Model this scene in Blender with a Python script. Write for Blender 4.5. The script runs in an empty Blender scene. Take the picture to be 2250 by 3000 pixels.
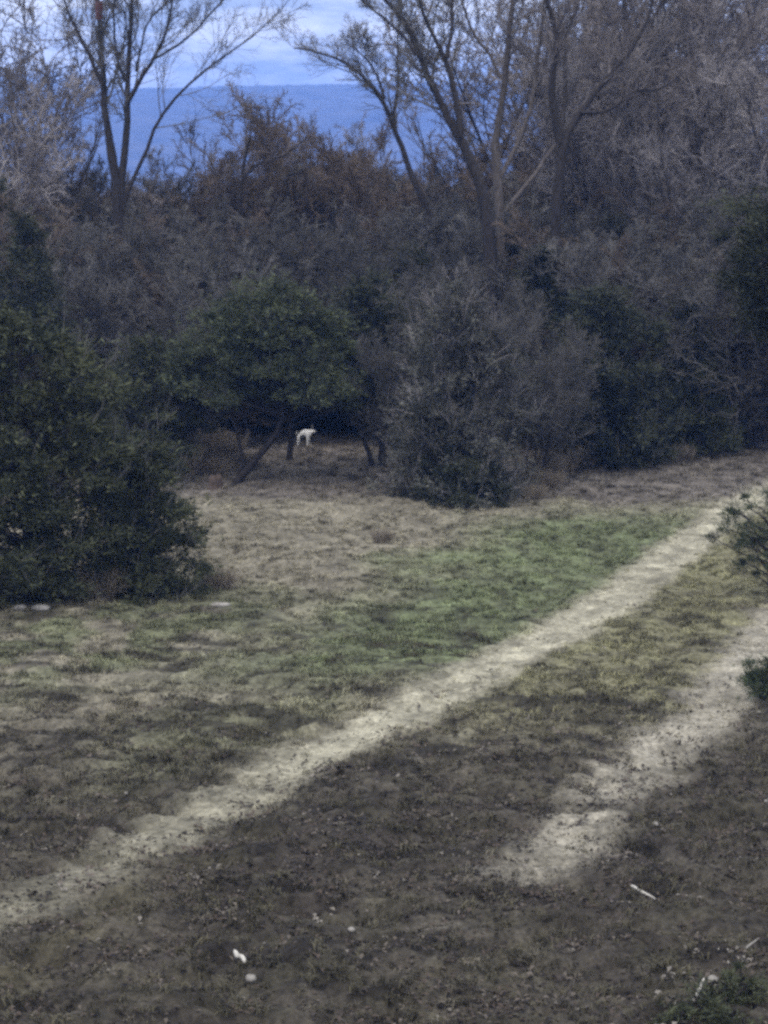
import bpy, math, random
import numpy as np
from mathutils import Vector

sc = bpy.context.scene
C = sc.collection
R = math.radians

# ------------------------------------------------------------ camera
CAM_Z = 13.0
FPX = 6766.0                       # focal length in pixels of the 2250 x 3000 photograph
PITCH = math.atan(1050 / FPX)
cam = bpy.data.cameras.new('camera')
cam_o = bpy.data.objects.new('camera', cam)
C.objects.link(cam_o)
sc.camera = cam_o
cam_o.location = (0, 0, CAM_Z)
cam_o.rotation_euler = (math.pi / 2 - PITCH, 0, 0)
cam.sensor_fit = 'VERTICAL'
cam.sensor_height = 24
cam.lens = 24 * FPX / 3000
cam.clip_start = 0.5
cam.clip_end = 12000
cam.dof.use_dof = True
cam.dof.focus_distance = 34
cam.dof.aperture_fstop = 2.0

# ------------------------------------------------------------ sky, sun, exposure
SUN_EL, SUN_AZ = R(14), R(150)     # low veiled sun, behind the camera to the right
w = bpy.data.worlds.new('World')
sc.world = w
w.use_nodes = True
nt = w.node_tree
nt.nodes.clear()
N = nt.nodes.new
L = nt.links.new
wo = N('ShaderNodeOutputWorld')
bg = N('ShaderNodeBackground')
sky = N('ShaderNodeTexSky')
sky.sky_type = 'NISHITA'
sky.sun_disc = False
sky.sun_elevation = SUN_EL
sky.sun_rotation = SUN_AZ
sky.dust_density = 2.0
tc = N('ShaderNodeTexCoord')
sep = N('ShaderNodeSeparateXYZ')
L(tc.outputs['Generated'], sep.inputs[0])
zc = N('ShaderNodeMath'); zc.operation = 'MAXIMUM'; zc.inputs[1].default_value = 0.0
L(sep.outputs['Z'], zc.inputs[0])
mp = N('ShaderNodeMapping')
mp.inputs['Scale'].default_value = (16, 16, 70)
L(tc.outputs['Generated'], mp.inputs[0])
cn = N('ShaderNodeTexNoise')
cn.inputs['Scale'].default_value = 1.0
cn.inputs['Detail'].default_value = 7
cn.inputs['Roughness'].default_value = 0.62
L(mp.outputs[0], cn.inputs['Vector'])
cr = N('ShaderNodeValToRGB')
cr.color_ramp.elements[0].position = 0.40
cr.color_ramp.elements[0].color = (3.9, 4.9, 7.6, 1)
cr.color_ramp.elements[1].position = 0.60
cr.color_ramp.elements[1].color = (9.4, 10.0, 11.8, 1)
L(cn.outputs['Fac'], cr.inputs[0])
zg = N('ShaderNodeMath'); zg.operation = 'MULTIPLY_ADD'      # overcast sky: brighter overhead
zg.inputs[1].default_value = 1.25; zg.inputs[2].default_value = 0.74
L(zc.outputs[0], zg.inputs[0])
vm = N('ShaderNodeVectorMath'); vm.operation = 'SCALE'
L(cr.outputs[0], vm.inputs[0]); L(zg.outputs[0], vm.inputs['Scale'])
mx = N('ShaderNodeMix'); mx.data_type = 'RGBA'
mx.inputs['Factor'].default_value = 0.86
L(sky.outputs[0], mx.inputs['A']); L(vm.outputs[0], mx.inputs['B'])
# the cloud cover is greyer overhead than in the blue dusk band along the horizon
hs = N('ShaderNodeHueSaturation')
sr = N('ShaderNodeMapRange'); sr.inputs['From Max'].default_value = 0.6; sr.inputs['To Min'].default_value = 1.0; sr.inputs['To Max'].default_value = 0.22
L(zc.outputs[0], sr.inputs['Value']); L(sr.outputs[0], hs.inputs['Saturation']); L(mx.outputs['Result'], hs.inputs['Color'])
L(hs.outputs[0], bg.inputs['Color'])
bg.inputs['Strength'].default_value = 0.13
L(bg.outputs[0], wo.inputs['Surface'])

sun = bpy.data.lights.new('sun', 'SUN')
sun.energy = 1.5
sun.angle = R(30)
sun.color = (1.0, 0.86, 0.70)
sun_o = bpy.data.objects.new('sun', sun)
C.objects.link(sun_o)
sun_o.rotation_euler = (R(33), 0, R(-25))

sc.view_settings.view_transform = 'Standard'
sc.view_settings.look = 'None'
sc.view_settings.exposure = 0.36
sc.view_settings.gamma = 1
sc.view_settings.use_curve_mapping = False
sc.render.engine = 'CYCLES'
sc.cycles.use_denoising = False
sc.cycles.max_bounces = 5
sc.cycles.diffuse_bounces = 3
sc.cycles.volume_bounces = 1
sc.cycles.transparent_max_bounces = 4
sc.cycles.filter_width = 2.9

# ------------------------------------------------------------ view maths
cT, sT = math.cos(PITCH), math.sin(PITCH)
def ray(px, py):
    u = (px - 1125) / FPX; v = -(py - 1500) / FPX
    return np.array([u, cT + v * sT, -sT + v * cT])
def at(px, py, Y):
    d = ray(px, py)
    return np.array([0, 0, CAM_Z]) + d * (Y / d[1])
def gp(px, py):
    d = ray(px, py)
    return np.array([0, 0, CAM_Z]) + d * (-CAM_Z / d[2])

# ------------------------------------------------------------ noise
def _hash(ix, iy, iz, s):
    n = (ix * 374761393 + iy * 668265263 + iz * 1274126177 + s * 974634777) & 0xffffffff
    n = ((n ^ (n >> 13)) * 1274126177) & 0xffffffff
    n = (n ^ (n >> 16)) & 0xffffff
    return n / 16777215.0
def vnoise(x, y, z=None, s=0):
    if z is None: z = np.zeros_like(x)
    ix = np.floor(x).astype(np.int64); iy = np.floor(y).astype(np.int64); iz = np.floor(z).astype(np.int64)
    fx = x - ix; fy = y - iy; fz = z - iz
    fx = fx * fx * (3 - 2 * fx); fy = fy * fy * (3 - 2 * fy); fz = fz * fz * (3 - 2 * fz)
    def h(a, b, c): return _hash(ix + a, iy + b, iz + c, s)
    r0 = (h(0,0,0)*(1-fx)+h(1,0,0)*fx)*(1-fy) + (h(0,1,0)*(1-fx)+h(1,1,0)*fx)*fy
    if not np.any(fz): return r0
    r1 = (h(0,0,1)*(1-fx)+h(1,0,1)*fx)*(1-fy) + (h(0,1,1)*(1-fx)+h(1,1,1)*fx)*fy
    return r0 * (1 - fz) + r1 * fz
def fbm(x, y, s=0, o=4):
    t = 0; a = 0.5; k = 1; tot = 0
    for i in range(o):
        t = t + a * vnoise(x * k + 17.3 * i, y * k - 9.1 * i, None, s + i); tot += a; a *= 0.5; k *= 2.03
    return t / tot
def sm(x, a, b):
    t = np.clip((x - a) / (b - a), 0, 1)
    return t * t * (3 - 2 * t)

# ------------------------------------------------------------ ground form and colour
def polyline(pts): return np.array([gp(*p)[:2] for p in pts])
TR1 = polyline([(-700, 3080), (-300, 2860), (0, 2695), (230, 2572), (540, 2425), (760, 2310), (950, 2205), (1153, 2110), (1356, 2005),
                (1532, 1898), (1763, 1765), (1898, 1672), (2034, 1570), (2115, 1512), (2250, 1430), (2420, 1370)])
TR2 = polyline([(1302, 2700), (1464, 2634), (1559, 2553), (1654, 2458), (1763, 2336), (1939, 2187), (2075, 2090), (2180, 1943), (2290, 1790), (2450, 1660)])
def sdist(x, y, P):
    best = np.full(x.shape, 1e9); sgn = np.zeros(x.shape); par = np.zeros(x.shape)
    acc = 0
    for a, b in zip(P[:-1], P[1:]):
        d = b - a; l2 = d @ d; l = math.sqrt(l2)
        t = np.clip(((x - a[0]) * d[0] + (y - a[1]) * d[1]) / l2, 0, 1)
        dx = x - a[0] - t * d[0]; dy = y - a[1] - t * d[1]
        q = np.hypot(dx, dy)
        m = q < best
        best = np.where(m, q, best)
        sgn = np.where(m, np.sign(d[0] * dy - d[1] * dx), sgn)   # + on the left
        par = np.where(m, acc + t * l, par)
        acc += l
    return best * sgn, par

def height(x, y):
    near = np.exp(-((np.abs(x) / 70) ** 4)) * (1 - sm(y, 160, 260)) * sm(y, -30, 0)
    z = (fbm(x * 0.11 + 5, y * 0.11, 3, 3) - 0.5) * 0.55 * near
    z = z + (fbm(x * 0.7, y * 0.5 + 9, 13, 3) - 0.5) * 0.16 * near
    s1, _ = sdist(x, y, TR1); s2, _ = sdist(x, y, TR2)
    z = z - 0.07 * np.exp(-(s1 / 0.7) ** 2) - 0.06 * np.exp(-(s2 / 0.7) ** 2)
    z = z - 24 * sm(y, 170, 900) - 10 * sm(np.abs(x), 150, 900)
    return z
def fine(x, y):
    # lumps in the rough grass, flatter along the wheel tracks
    s1, _ = sdist(x, y, TR1); s2, _ = sdist(x, y, TR2)
    rough = np.clip(1 - 0.75 * np.exp(-(s1 / 0.8) ** 2) - 0.6 * np.exp(-(s2 / 1.0) ** 2), 0.2, 1)
    rough = rough * (1 + 1.5 * (1 - sm(y, 42, 60)))
    n = fbm(x * 2.2, y * 3.4, 21, 3)
    n2 = vnoise(x * 1.1 + 3, y * 3.6, None, 33)
    n3 = fbm(x * 0.9 + 7, y * 1.6 + .3 * x, 37, 3)
    return rough * ((n - 0.5) * 0.15 + (n3 - .5) * 0.24 - 0.13 * sm(n2, 0.60, 0.92))
def zat(x, y):
    x = np.atleast_1d(np.asarray(x, float)); y = np.atleast_1d(np.asarray(y, float))
    return height(x, y) + fine(x, y)

def mixc(c, col, k):
    return c * (1 - k[:, None]) + np.array(col)[None] * k[:, None]
def ground_colour(x, y):
    s1, p1 = sdist(x, y, TR1); s2, p2 = sdist(x, y, TR2)
    nA = fbm(x * 0.45, y * 0.30, 51, 4); nB = fbm(x * 1.7, y * 1.5, 61, 4); nC = fbm(x * 0.8 + 40, y * 0.8, 71, 4)
    w_ = (nA - 0.5) * 4
    c = np.tile(np.array([0.128, 0.119, 0.092]), (len(x), 1))
    # grass beside the first track
    g = sm(s1, 0.4, 1.2) * (1 - sm(s1 + w_ * 1.3, 4.5, 9.5)) * sm(y + w_ * 2, 53, 60) * (1 - sm(y + w_, 80, 88))
    g = g * (0.72 + 0.5 * nB)
    c = mixc(c, (0.082, 0.098, 0.053), np.clip(g * .92, 0, 1))
    # sparse green over the left half of the field
    g2 = sm(s1, 7, 9) * sm(y + w_, 51, 57) * (1 - sm(y + w_, 64, 72)) * sm(nC, 0.36, 0.6)
    c = mixc(c, (0.088, 0.096, 0.058), g2 * 0.9)
    g3 = sm(s1, 0.5, 2.0) * sm(y + w_, 44, 47) * (1 - sm(y, 52, 56)) * (1 - sm(s1 + w_, 3, 6)) 
    c = mixc(c, (0.095, 0.098, 0.062), g3 * 0.8)
    # olive grass between the tracks
    o = sm(-s1, 0.5, 1.1) * sm(s2, 0.3, 1.2) * sm(y + w_, 47, 55)
    c = mixc(c, (0.112, 0.110, 0.066), np.clip(o * (0.4 + 0.8 * nB), 0, 1))
    # brown ground and leaf litter, near and on the left
    l1 = 1 - sm(y + w_ * 1.8 - 1.0 - .25 * np.clip(-s1, 0, 9) + 1.5 * sm(s1, -1, 1) + 0.12 * np.clip(s1, -12, 4), 42.0, 55)
    l2 = sm(s1, 2, 5) * (1 - sm(y + w_ * 1.5 - .35 * np.clip(s1 - 3, 0, 9), 45, 54)) * (0.6 + 0.4 * nC)
    l3 = sm(-s2, 0.6, 1.6) * (1 - sm(y + w_, 50, 62))
    lit = np.clip(np.maximum(np.maximum(l1, l2), l3), 0, 1) * (0.80 + 0.4 * (nB - 0.3))
    c = mixc(c, (0.027, 0.024, 0.021), np.clip(lit * (.86 + .6 * (nA - .35)), 0, 0.97))
    clod_shade = sm(fbm(x * .8 + 11, y * 2.6, 181, 4), .50, .64) * (1 - sm(y, 58, 74))  # dark streaks: shadows of clods painted into the soil colour
    c = mixc(c, (0.013, 0.012, 0.011), clod_shade * .8)
    gsp = sm(fbm(x * .9 - 11, y * 1.6, 191, 4), .52, .66) * (1 - sm(y, 52, 60))
    c = mixc(c, (0.050, 0.047, 0.034), gsp * .5)
    # under and beyond the trees
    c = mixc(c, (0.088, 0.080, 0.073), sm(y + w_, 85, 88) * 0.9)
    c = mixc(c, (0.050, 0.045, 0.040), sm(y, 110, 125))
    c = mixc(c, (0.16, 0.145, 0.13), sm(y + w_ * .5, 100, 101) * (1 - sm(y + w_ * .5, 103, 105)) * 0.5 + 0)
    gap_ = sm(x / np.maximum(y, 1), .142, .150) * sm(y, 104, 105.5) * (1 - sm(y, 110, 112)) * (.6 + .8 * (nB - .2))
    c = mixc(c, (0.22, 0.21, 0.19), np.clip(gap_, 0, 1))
    # tracks
    wob = (nB - 0.5) * 1.1 + (nC - 0.5) * 0.8
    t1 = 1 - sm(np.abs(s1) + wob, 0.35, 1.35)
    c = mixc(c, (0.245, 0.235, 0.180), t1 * (0.38 + 0.62 * sm(y, 38, 54)) * (0.75 + 0.5 * (nB - 0.2)))
    gaps = sm(vnoise(y * 0.85 + 2.6, x * 0.15, None, 91) + (nC - .5) * .4, 0.30, 0.44)
    gaps = np.maximum(gaps, sm(y, 44, 47))
    t2 = (1 - sm(np.abs(s2) + wob * 1.1, 0.28, 1.25)) * gaps * (.35 * sm(y, 36.5, 38.5) + .65 * sm(y, 38.5, 43))
    c = mixc(c, (0.205, 0.193, 0.158), t2 * 0.85)
    # grass strip along the lower left edge of the first track
    e = np.exp(-((s1 + 1.6) / 0.5) ** 2) * (1 - sm(y, 36, 46))
    c = mixc(c, (0.110, 0.102, 0.066), e * 0.3)
    # mottling
    m = 0.40 + 1.2 * nB
    f = 0.66 + 0.68 * vnoise(x * 7, y * 7, None, 101)
    return np.clip(c * (m * f)[:, None], 0.01, 0.6), t1, t2, lit, np.clip(g + o * .8 + g2 + g3, 0, 1)

# ------------------------------------------------------------ materials
def bsdf(name, rough=0.9, spec=0.15):
    m = bpy.data.materials.new(name); m.use_nodes = True
    t = m.node_tree; b = t.nodes['Principled BSDF']
    b.inputs['Roughness'].default_value = rough
    b.inputs['Specular IOR Level'].default_value = spec
    return m, t, b
def mat_noise(name, c0, c1, scale=6, rough=0.9, bump=0.4, detail=6, stretch=(1,1,1), obj_rand=0.0, attr=None, spec=0.15):
    m, t, b = bsdf(name, rough, spec)
    n = t.nodes.new; l = t.links.new
    g = n('ShaderNodeTexCoord'); mp = n('ShaderNodeMapping'); mp.inputs['Scale'].default_value = stretch
    l(g.outputs['Object'], mp.inputs[0])
    ns = n('ShaderNodeTexNoise'); ns.inputs['Scale'].default_value = scale; ns.inputs['Detail'].default_value = detail
    l(mp.outputs[0], ns.inputs['Vector'])
    rp = n('ShaderNodeValToRGB')
    rp.color_ramp.elements[0].position = 0.3; rp.color_ramp.elements[0].color = (*c0, 1)
    rp.color_ramp.elements[1].position = 0.7; rp.color_ramp.elements[1].color = (*c1, 1)
    fac = ns.outputs['Fac']
    if attr:
        a = n('ShaderNodeAttribute'); a.attribute_name = attr
        mm = n('ShaderNodeMath'); mm.operation = 'MULTIPLY_ADD'; mm.inputs[1].default_value = 0.65
        hs = n('ShaderNodeMath'); hs.operation = 'MULTIPLY'; hs.inputs[1].default_value = 0.35
        l(ns.outputs['Fac'], hs.inputs[0]); l(a.outputs['Fac'], mm.inputs[0]); l(hs.outputs[0], mm.inputs[2])
        fac = mm.outputs[0]
    l(fac, rp.inputs[0])
    out = rp.outputs[0]
    if obj_rand:
        oi = n('ShaderNodeObjectInfo'); hv = n('ShaderNodeHueSaturation')
        mr = n('ShaderNodeMapRange'); mr.inputs['To Min'].default_value = 1 - obj_rand; mr.inputs['To Max'].default_value = 1 + obj_rand
        l(oi.outputs['Random'], mr.inputs['Value']); l(mr.outputs[0], hv.inputs['Value']); l(out, hv.inputs['Color'])
        out = hv.outputs[0]
    l(out, b.inputs['Base Color'])
    if bump:
        bp = n('ShaderNodeBump'); bp.inputs['Strength'].default_value = bump; bp.inputs['Distance'].default_value = 0.03
        l(ns.outputs['Fac'], bp.inputs['Height']); l(bp.outputs[0], b.inputs['Normal'])
    return m
M = {}
M['bark_grey'] = mat_noise('bark_grey', (0.038, 0.034, 0.033), (0.12, 0.108, 0.102), 5, bump=0.8, stretch=(3, 3, .6), obj_rand=0.25)
M['bark_dark'] = mat_noise('bark_dark', (0.012, 0.011, 0.012), (0.042, 0.038, 0.038), 5, bump=0.8, stretch=(3, 3, .6))
M['bark_pale'] = mat_noise('bark_pale', (0.12, 0.11, 0.10), (0.27, 0.25, 0.23), 4, bump=0.6, stretch=(3, 3, .6))
M['twig_brown'] = mat_noise('twig_brown', (0.050, 0.045, 0.046), (0.165, 0.150, 0.148), 0.9, bump=0, obj_rand=0.3)
M['twig_grey'] = mat_noise('twig_grey', (0.080, 0.075, 0.080), (0.250, 0.236, 0.240), 0.9, bump=0, obj_rand=0.3)
M['twig_dark'] = mat_noise('twig_dark', (0.036, 0.036, 0.036), (0.135, 0.132, 0.128), 0.9, bump=0, obj_rand=0.3)
M['twig_rust'] = mat_noise('twig_rust', (0.052, 0.042, 0.036), (0.140, 0.114, 0.095), 0.9, bump=0, obj_rand=0.2)
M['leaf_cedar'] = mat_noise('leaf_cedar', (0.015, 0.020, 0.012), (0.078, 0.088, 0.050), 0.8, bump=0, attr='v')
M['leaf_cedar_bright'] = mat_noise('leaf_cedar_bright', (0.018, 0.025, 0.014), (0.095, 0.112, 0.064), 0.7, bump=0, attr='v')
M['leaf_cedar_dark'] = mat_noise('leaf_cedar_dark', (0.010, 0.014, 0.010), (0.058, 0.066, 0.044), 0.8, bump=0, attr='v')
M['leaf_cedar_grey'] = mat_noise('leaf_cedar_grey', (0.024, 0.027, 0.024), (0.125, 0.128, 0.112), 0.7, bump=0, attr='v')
M['leaf_near'] = mat_noise('leaf_near', (0.010, 0.016, 0.008), (0.050, 0.068, 0.032), 1.5, bump=0, attr='v', spec=0.3)
M['dry_weed'] = mat_noise('dry_weed', (0.10, 0.085, 0.065), (0.27, 0.24, 0.195), 1.2, bump=0)
M['white_fur'] = mat_noise('white_fur', (0.66, 0.67, 0.66), (0.84, 0.85, 0.84), 30, bump=0.3)
M['grey_fur'] = mat_noise('grey_fur', (0.12, 0.12, 0.12), (0.22, 0.22, 0.22), 30, bump=0.3)
M['pale_wood'] = mat_noise('pale_wood', (0.22, 0.21, 0.19), (0.42, 0.41, 0.38), 14, bump=0.5)
M['pale_stone'] = mat_noise('pale_stone', (0.13, 0.125, 0.115), (0.26, 0.25, 0.23), 9, bump=0.5)
M['stump'] = mat_noise('stump', (0.035, 0.028, 0.024), (0.09, 0.07, 0.06), 8, bump=0.8)
M['red_cloth'] = mat_noise('red_cloth', (0.11, 0.025, 0.035), (0.17, 0.04, 0.05), 20, bump=0.1)

def ground_mat():
    m, t, b = bsdf('ground', 0.95, 0.08)
    n = t.nodes.new; l = t.links.new
    a = n('ShaderNodeAttribute'); a.attribute_name = 'tint'
    g = n('ShaderNodeTexCoord')
    ns = n('ShaderNodeTexNoise'); ns.inputs['Scale'].default_value = 9; ns.inputs['Detail'].default_value = 8; ns.inputs['Roughness'].default_value = .7
    l(g.outputs['Object'], ns.inputs['Vector'])
    mr = n('ShaderNodeMapRange'); mr.inputs['From Min'].default_value = .3; mr.inputs['From Max'].default_value = .7
    mr.inputs['To Min'].default_value = .40; mr.inputs['To Max'].default_value = 1.60
    l(ns.outputs['Fac'], mr.inputs['Value'])
    v = n('ShaderNodeVectorMath'); v.operation = 'SCALE'
    l(a.outputs['Color'], v.inputs[0]); l(mr.outputs[0], v.inputs['Scale']); l(v.outputs[0], b.inputs['Base Color'])
    bp = n('ShaderNodeBump'); bp.inputs['Strength'].default_value = .9; bp.inputs['Distance'].default_value = .05
    l(ns.outputs['Fac'], bp.inputs['Height']); l(bp.outputs[0], b.inputs['Normal'])
    return m
M['ground'] = ground_mat()
def inst_mat(name, rough=.8):
    m, t, b = bsdf(name, rough, .15)
    n = t.nodes.new; l = t.links.new
    a = n('ShaderNodeAttribute'); a.attribute_type = 'INSTANCER'; a.attribute_name = 'tint'
    l(a.outputs['Color'], b.inputs['Base Color'])
    return m
M['blade'] = inst_mat('blade'); M['litter'] = inst_mat('litter')
M['hill'] = mat_noise('hill_wood', (0.020, 0.020, 0.024), (0.075, 0.072, 0.075), 0.022, bump=0, detail=10)

# ------------------------------------------------------------ object helpers
def link_mesh(name, V, F, mat, parent=None, attrs=None, smooth=False):
    me = bpy.data.meshes.new(name)
    V = np.asarray(V, dtype=np.float32)
    if isinstance(F, np.ndarray):
        k = F.shape[1]; nf = len(F)
        me.vertices.add(len(V)); me.vertices.foreach_set('co', V.ravel())
        me.loops.add(nf * k); me.loops.foreach_set('vertex_index', F.astype(np.int32).ravel())
        me.polygons.add(nf)
        me.polygons.foreach_set('loop_start', np.arange(0, nf * k, k, dtype=np.int32))
        me.update(calc_edges=True)
    else:
        me.from_pydata([tuple(map(float, v)) for v in V], [], F)
    if smooth: me.polygons.foreach_set('use_smooth', [True] * len(me.polygons))
    me.materials.append(mat)
    for k, (kind, dom, arr) in (attrs or {}).items():
        at_ = me.attributes.new(k, kind, dom)
        at_.data.foreach_set('value' if kind == 'FLOAT' else ('color' if 'COLOR' in kind else 'vector'), np.asarray(arr, dtype=np.float32).ravel())
    o = bpy.data.objects.new(name, me); C.objects.link(o)
    if parent: o.parent = parent
    return o
def empty(name, loc, label=None, cat=None, group=None, rz=0.0, s=1.0):
    o = bpy.data.objects.new(name, None); C.objects.link(o)
    o.location = [float(v) for v in loc]; o.rotation_euler = (0, 0, rz)
    o.scale = (s, s, s) if np.isscalar(s) else s
    o.empty_display_size = .3
    tag(o, label, cat, group)
    return o
def tag(o, label=None, cat=None, group=None, kind=None):
    if label: o['label'] = label
    if cat: o['category'] = cat
    if group: o['group'] = group
    if kind: o['kind'] = kind
    return o
def dup(root, loc, rz, s, label, group=None):
    r = root.copy(); C.objects.link(r)
    r.location = [float(v) for v in loc]; r.rotation_euler = (0, 0, rz); r.scale = (s, s, s) if np.isscalar(s) else s
    r['label'] = label
    if group: r['group'] = group
    elif 'group' in r.keys(): del r['group']
    for ch in list(root.children):
        c = ch.copy(); C.objects.link(c); c.parent = r
        for g in ch.children:
            d = g.copy(); C.objects.link(d); d.parent = c
    return r

def unit(v): return v / np.maximum(np.linalg.norm(v, axis=-1, keepdims=True), 1e-9)
def tubes(P, Rr, sides):
    """P [N,n,3], Rr [N,n] -> verts, quads"""
    Nn, n, _ = P.shape
    T = np.empty_like(P); T[:, 1:-1] = P[:, 2:] - P[:, :-2]; T[:, 0] = P[:, 1] - P[:, 0]; T[:, -1] = P[:, -1] - P[:, -2]
    T = unit(T)
    mean = unit(P[:, -1] - P[:, 0])
    ref = np.where(np.abs(mean[:, 2:3]) > 0.75, np.array([[1.0, 0, 0]]), np.array([[0, 0, 1.0]]))
    A = unit(np.cross(T, ref[:, None, :])); B = np.cross(T, A)
    an = np.arange(sides) / sides * 2 * math.pi
    V = P[:, :, None, :] + Rr[:, :, None, None] * (np.cos(an)[None, None, :, None] * A[:, :, None, :] + np.sin(an)[None, None, :, None] * B[:, :, None, :])
    V = V.reshape(-1, 3)
    i = np.arange(Nn)[:, None, None] * n * sides; j = np.arange(n - 1)[None, :, None] * sides; k = np.arange(sides)[None, None, :]; k2 = (k + 1) % sides
    F = np.stack([i + j + k, i + j + k2, i + j + sides + k2, i + j + sides + k], -1).reshape(-1, 4)
    return V, F
def merge(parts):
    Vs, Fs, o = [], [], 0
    for V, F in parts:
        Vs.append(V); Fs.append(F + o); o += len(V)
    return np.concatenate(Vs), np.concatenate(Fs)
def branch(rng, P, Rr, k, n, lenf, ang, t0=0.25, up=0.15, wob=0.16, rf=0.6, tip=0.35, lmin=0.0, L0=None):
    """k children on every path of P"""
    Nn, m, _ = P.shape
    t = t0 + (1 - t0) * (np.arange(k)[None, :] + rng.random((Nn, k))) / k
    t = np.clip(t, 0, 0.995)
    f = t * (m - 1); i = f.astype(int); fr = (f - i)[..., None]
    idx = np.arange(Nn)[:, None]
    p = P[idx, i] * (1 - fr) + P[idx, i + 1] * fr
    r = Rr[idx, i] * (1 - fr[..., 0]) + Rr[idx, i + 1] * fr[..., 0]
    T = unit(P[idx, i + 1] - P[idx, i])
    plen = np.linalg.norm(np.diff(P, axis=1), axis=-1).sum(1)[:, None] if L0 is None else L0
    ln = np.maximum(plen * lenf * (1.15 - 0.75 * t) * (0.6 + 0.8 * rng.random((Nn, k))), lmin)
    q = rng.normal(size=(Nn, k, 3)); q -= (q * T).sum(-1, keepdims=True) * T; q = unit(q)
    a = ang * (0.7 + 0.6 * rng.random((Nn, k)))[..., None]
    d = unit(T * np.cos(a) + q * np.sin(a) + np.array([0, 0, up]))
    p = p.reshape(-1, 3); d = d.reshape(-1, 3); ln = ln.reshape(-1); r = r.reshape(-1)
    Q = np.empty((len(p), n, 3)); Q[:, 0] = p
    for s in range(1, n):
        d = unit(d + rng.normal(size=d.shape) * wob + np.array([0, 0, up * 0.35]))
        Q[:, s] = Q[:, s - 1] + d * (ln / (n - 1))[:, None]
    r0 = r * rf
    RR = r0[:, None] * (1 - (1 - tip) * np.linspace(0, 1, n))[None]
    return Q, RR
def spath(pts, radii, n=14, rng=None, wob=0.0):
    pts = np.array(pts, float); radii = np.array(radii, float)
    d = np.r_[0, np.cumsum(np.linalg.norm(np.diff(pts, axis=0), axis=1))]
    u = np.linspace(0, d[-1], n)
    # smooth by sampling a Catmull-like cubic through linear interpolation, then averaging
    Q = np.stack([np.interp(u, d, pts[:, i]) for i in range(3)], 1); r = np.interp(u, d, radii)
    for _ in range(2): Q[1:-1] = 0.25 * Q[:-2] + 0.5 * Q[1:-1] + 0.25 * Q[2:]
    if rng is not None and wob: Q[1:-1] += rng.normal(size=Q[1:-1].shape) * wob
    return Q[None], r[None]

# ------------------------------------------------------------ terrain
fx = np.arange(-24, 24.01, 0.14); fy = np.arange(28, 124.01, 0.15)
gx = np.r_[[-5000, -2500, -1200, -600, -300, -180, -120, -90, -70, -56], np.arange(-46, -24, 2.0), fx, np.arange(26, 47, 2.0), [56, 70, 90, 120, 180, 300, 600, 1200, 2500, 5000]]
gy = np.r_[[-1500, -600, -200, -80, -30, -10, 0, 8, 14, 18, 21, 23, 25, 26.5], fy, np.arange(126, 170, 2.0), [180, 200, 230, 270, 330, 420, 560, 760, 1000, 1400, 2000, 3000, 4200, 6500, 9000]]
X, Y = np.meshgrid(gx, gy)
xs, ys = X.ravel(), Y.ravel()
rng0 = np.random.default_rng(4)
fine_zone = (np.abs(xs) < 24) & (ys > 28) & (ys < 124)
xs = xs + np.where(fine_zone, rng0.uniform(-.05, .05, len(xs)), 0); ys = ys + np.where(fine_zone, rng0.uniform(-.05, .05, len(ys)), 0)
zs = height(xs, ys) + fine(xs, ys) * (np.abs(xs) < 60) * (ys < 200) * (ys > 0)
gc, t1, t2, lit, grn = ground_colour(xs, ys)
nx, ny = len(gx), len(gy)
ii = (np.arange(ny - 1)[:, None] * nx + np.arange(nx - 1)[None]).ravel()
GF = np.stack([ii, ii + 1, ii + nx + 1, ii + nx], 1)
GV = np.stack([xs, ys, zs], 1)
t1f = t1[GF].mean(1); t2f = t2[GF].mean(1); fin = fine_zone[GF].all(1)
m1 = (t1f > .5) & fin; m2 = (t2f > .5) & fin & ~m1
def sub(name, mask, label):
    F = GF[mask]; u, inv = np.unique(F, return_inverse=True)
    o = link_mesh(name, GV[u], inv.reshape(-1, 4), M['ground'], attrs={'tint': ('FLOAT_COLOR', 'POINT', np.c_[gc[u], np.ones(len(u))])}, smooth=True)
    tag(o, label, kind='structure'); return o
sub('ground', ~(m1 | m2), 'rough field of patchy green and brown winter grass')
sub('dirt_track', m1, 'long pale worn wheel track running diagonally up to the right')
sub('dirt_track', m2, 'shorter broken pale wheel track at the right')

# hill
hx = np.linspace(-2600, 2600, 300); hy = np.r_[np.linspace(2300, 4700, 150), np.linspace(4750, 6500, 20)]
HX, HY = np.meshgrid(hx, hy); a, b = HX.ravel(), HY.ravel()
rp = [(-900, 330), (-300, 306), (0, 292), (350, 268), (700, 258), (1100, 250), (1500, 246), (2250, 262), (3000, 290)]
rx = [at(px, py, 4600)[0] for px, py in rp]; rz_ = [at(px, py, 4600)[2] for px, py in rp]
edge = np.interp(a, rx, rz_)
prof = sm(b, 2300, 4600) ** 1.1 * (1 - .5 * sm(b, 4800, 6500))
hz = -36 + (edge + 36) * prof + (vnoise(a * .006, b * .006, None, 5) - .5) * 26 * sm(b, 2400, 2800) * (1 - sm(b, 3900, 4400)) + rng0.normal(size=len(a)) * 1.6
ii = (np.arange(len(hy) - 1)[:, None] * len(hx) + np.arange(len(hx) - 1)[None]).ravel()
HF = np.stack([ii, ii + 1, ii + len(hx) + 1, ii + len(hx)], 1)
tag(link_mesh('hill', np.stack([a, b, hz], 1), HF, M['hill'], smooth=True), 'long flat-topped wooded ridge, blue with distance', kind='structure')

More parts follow.
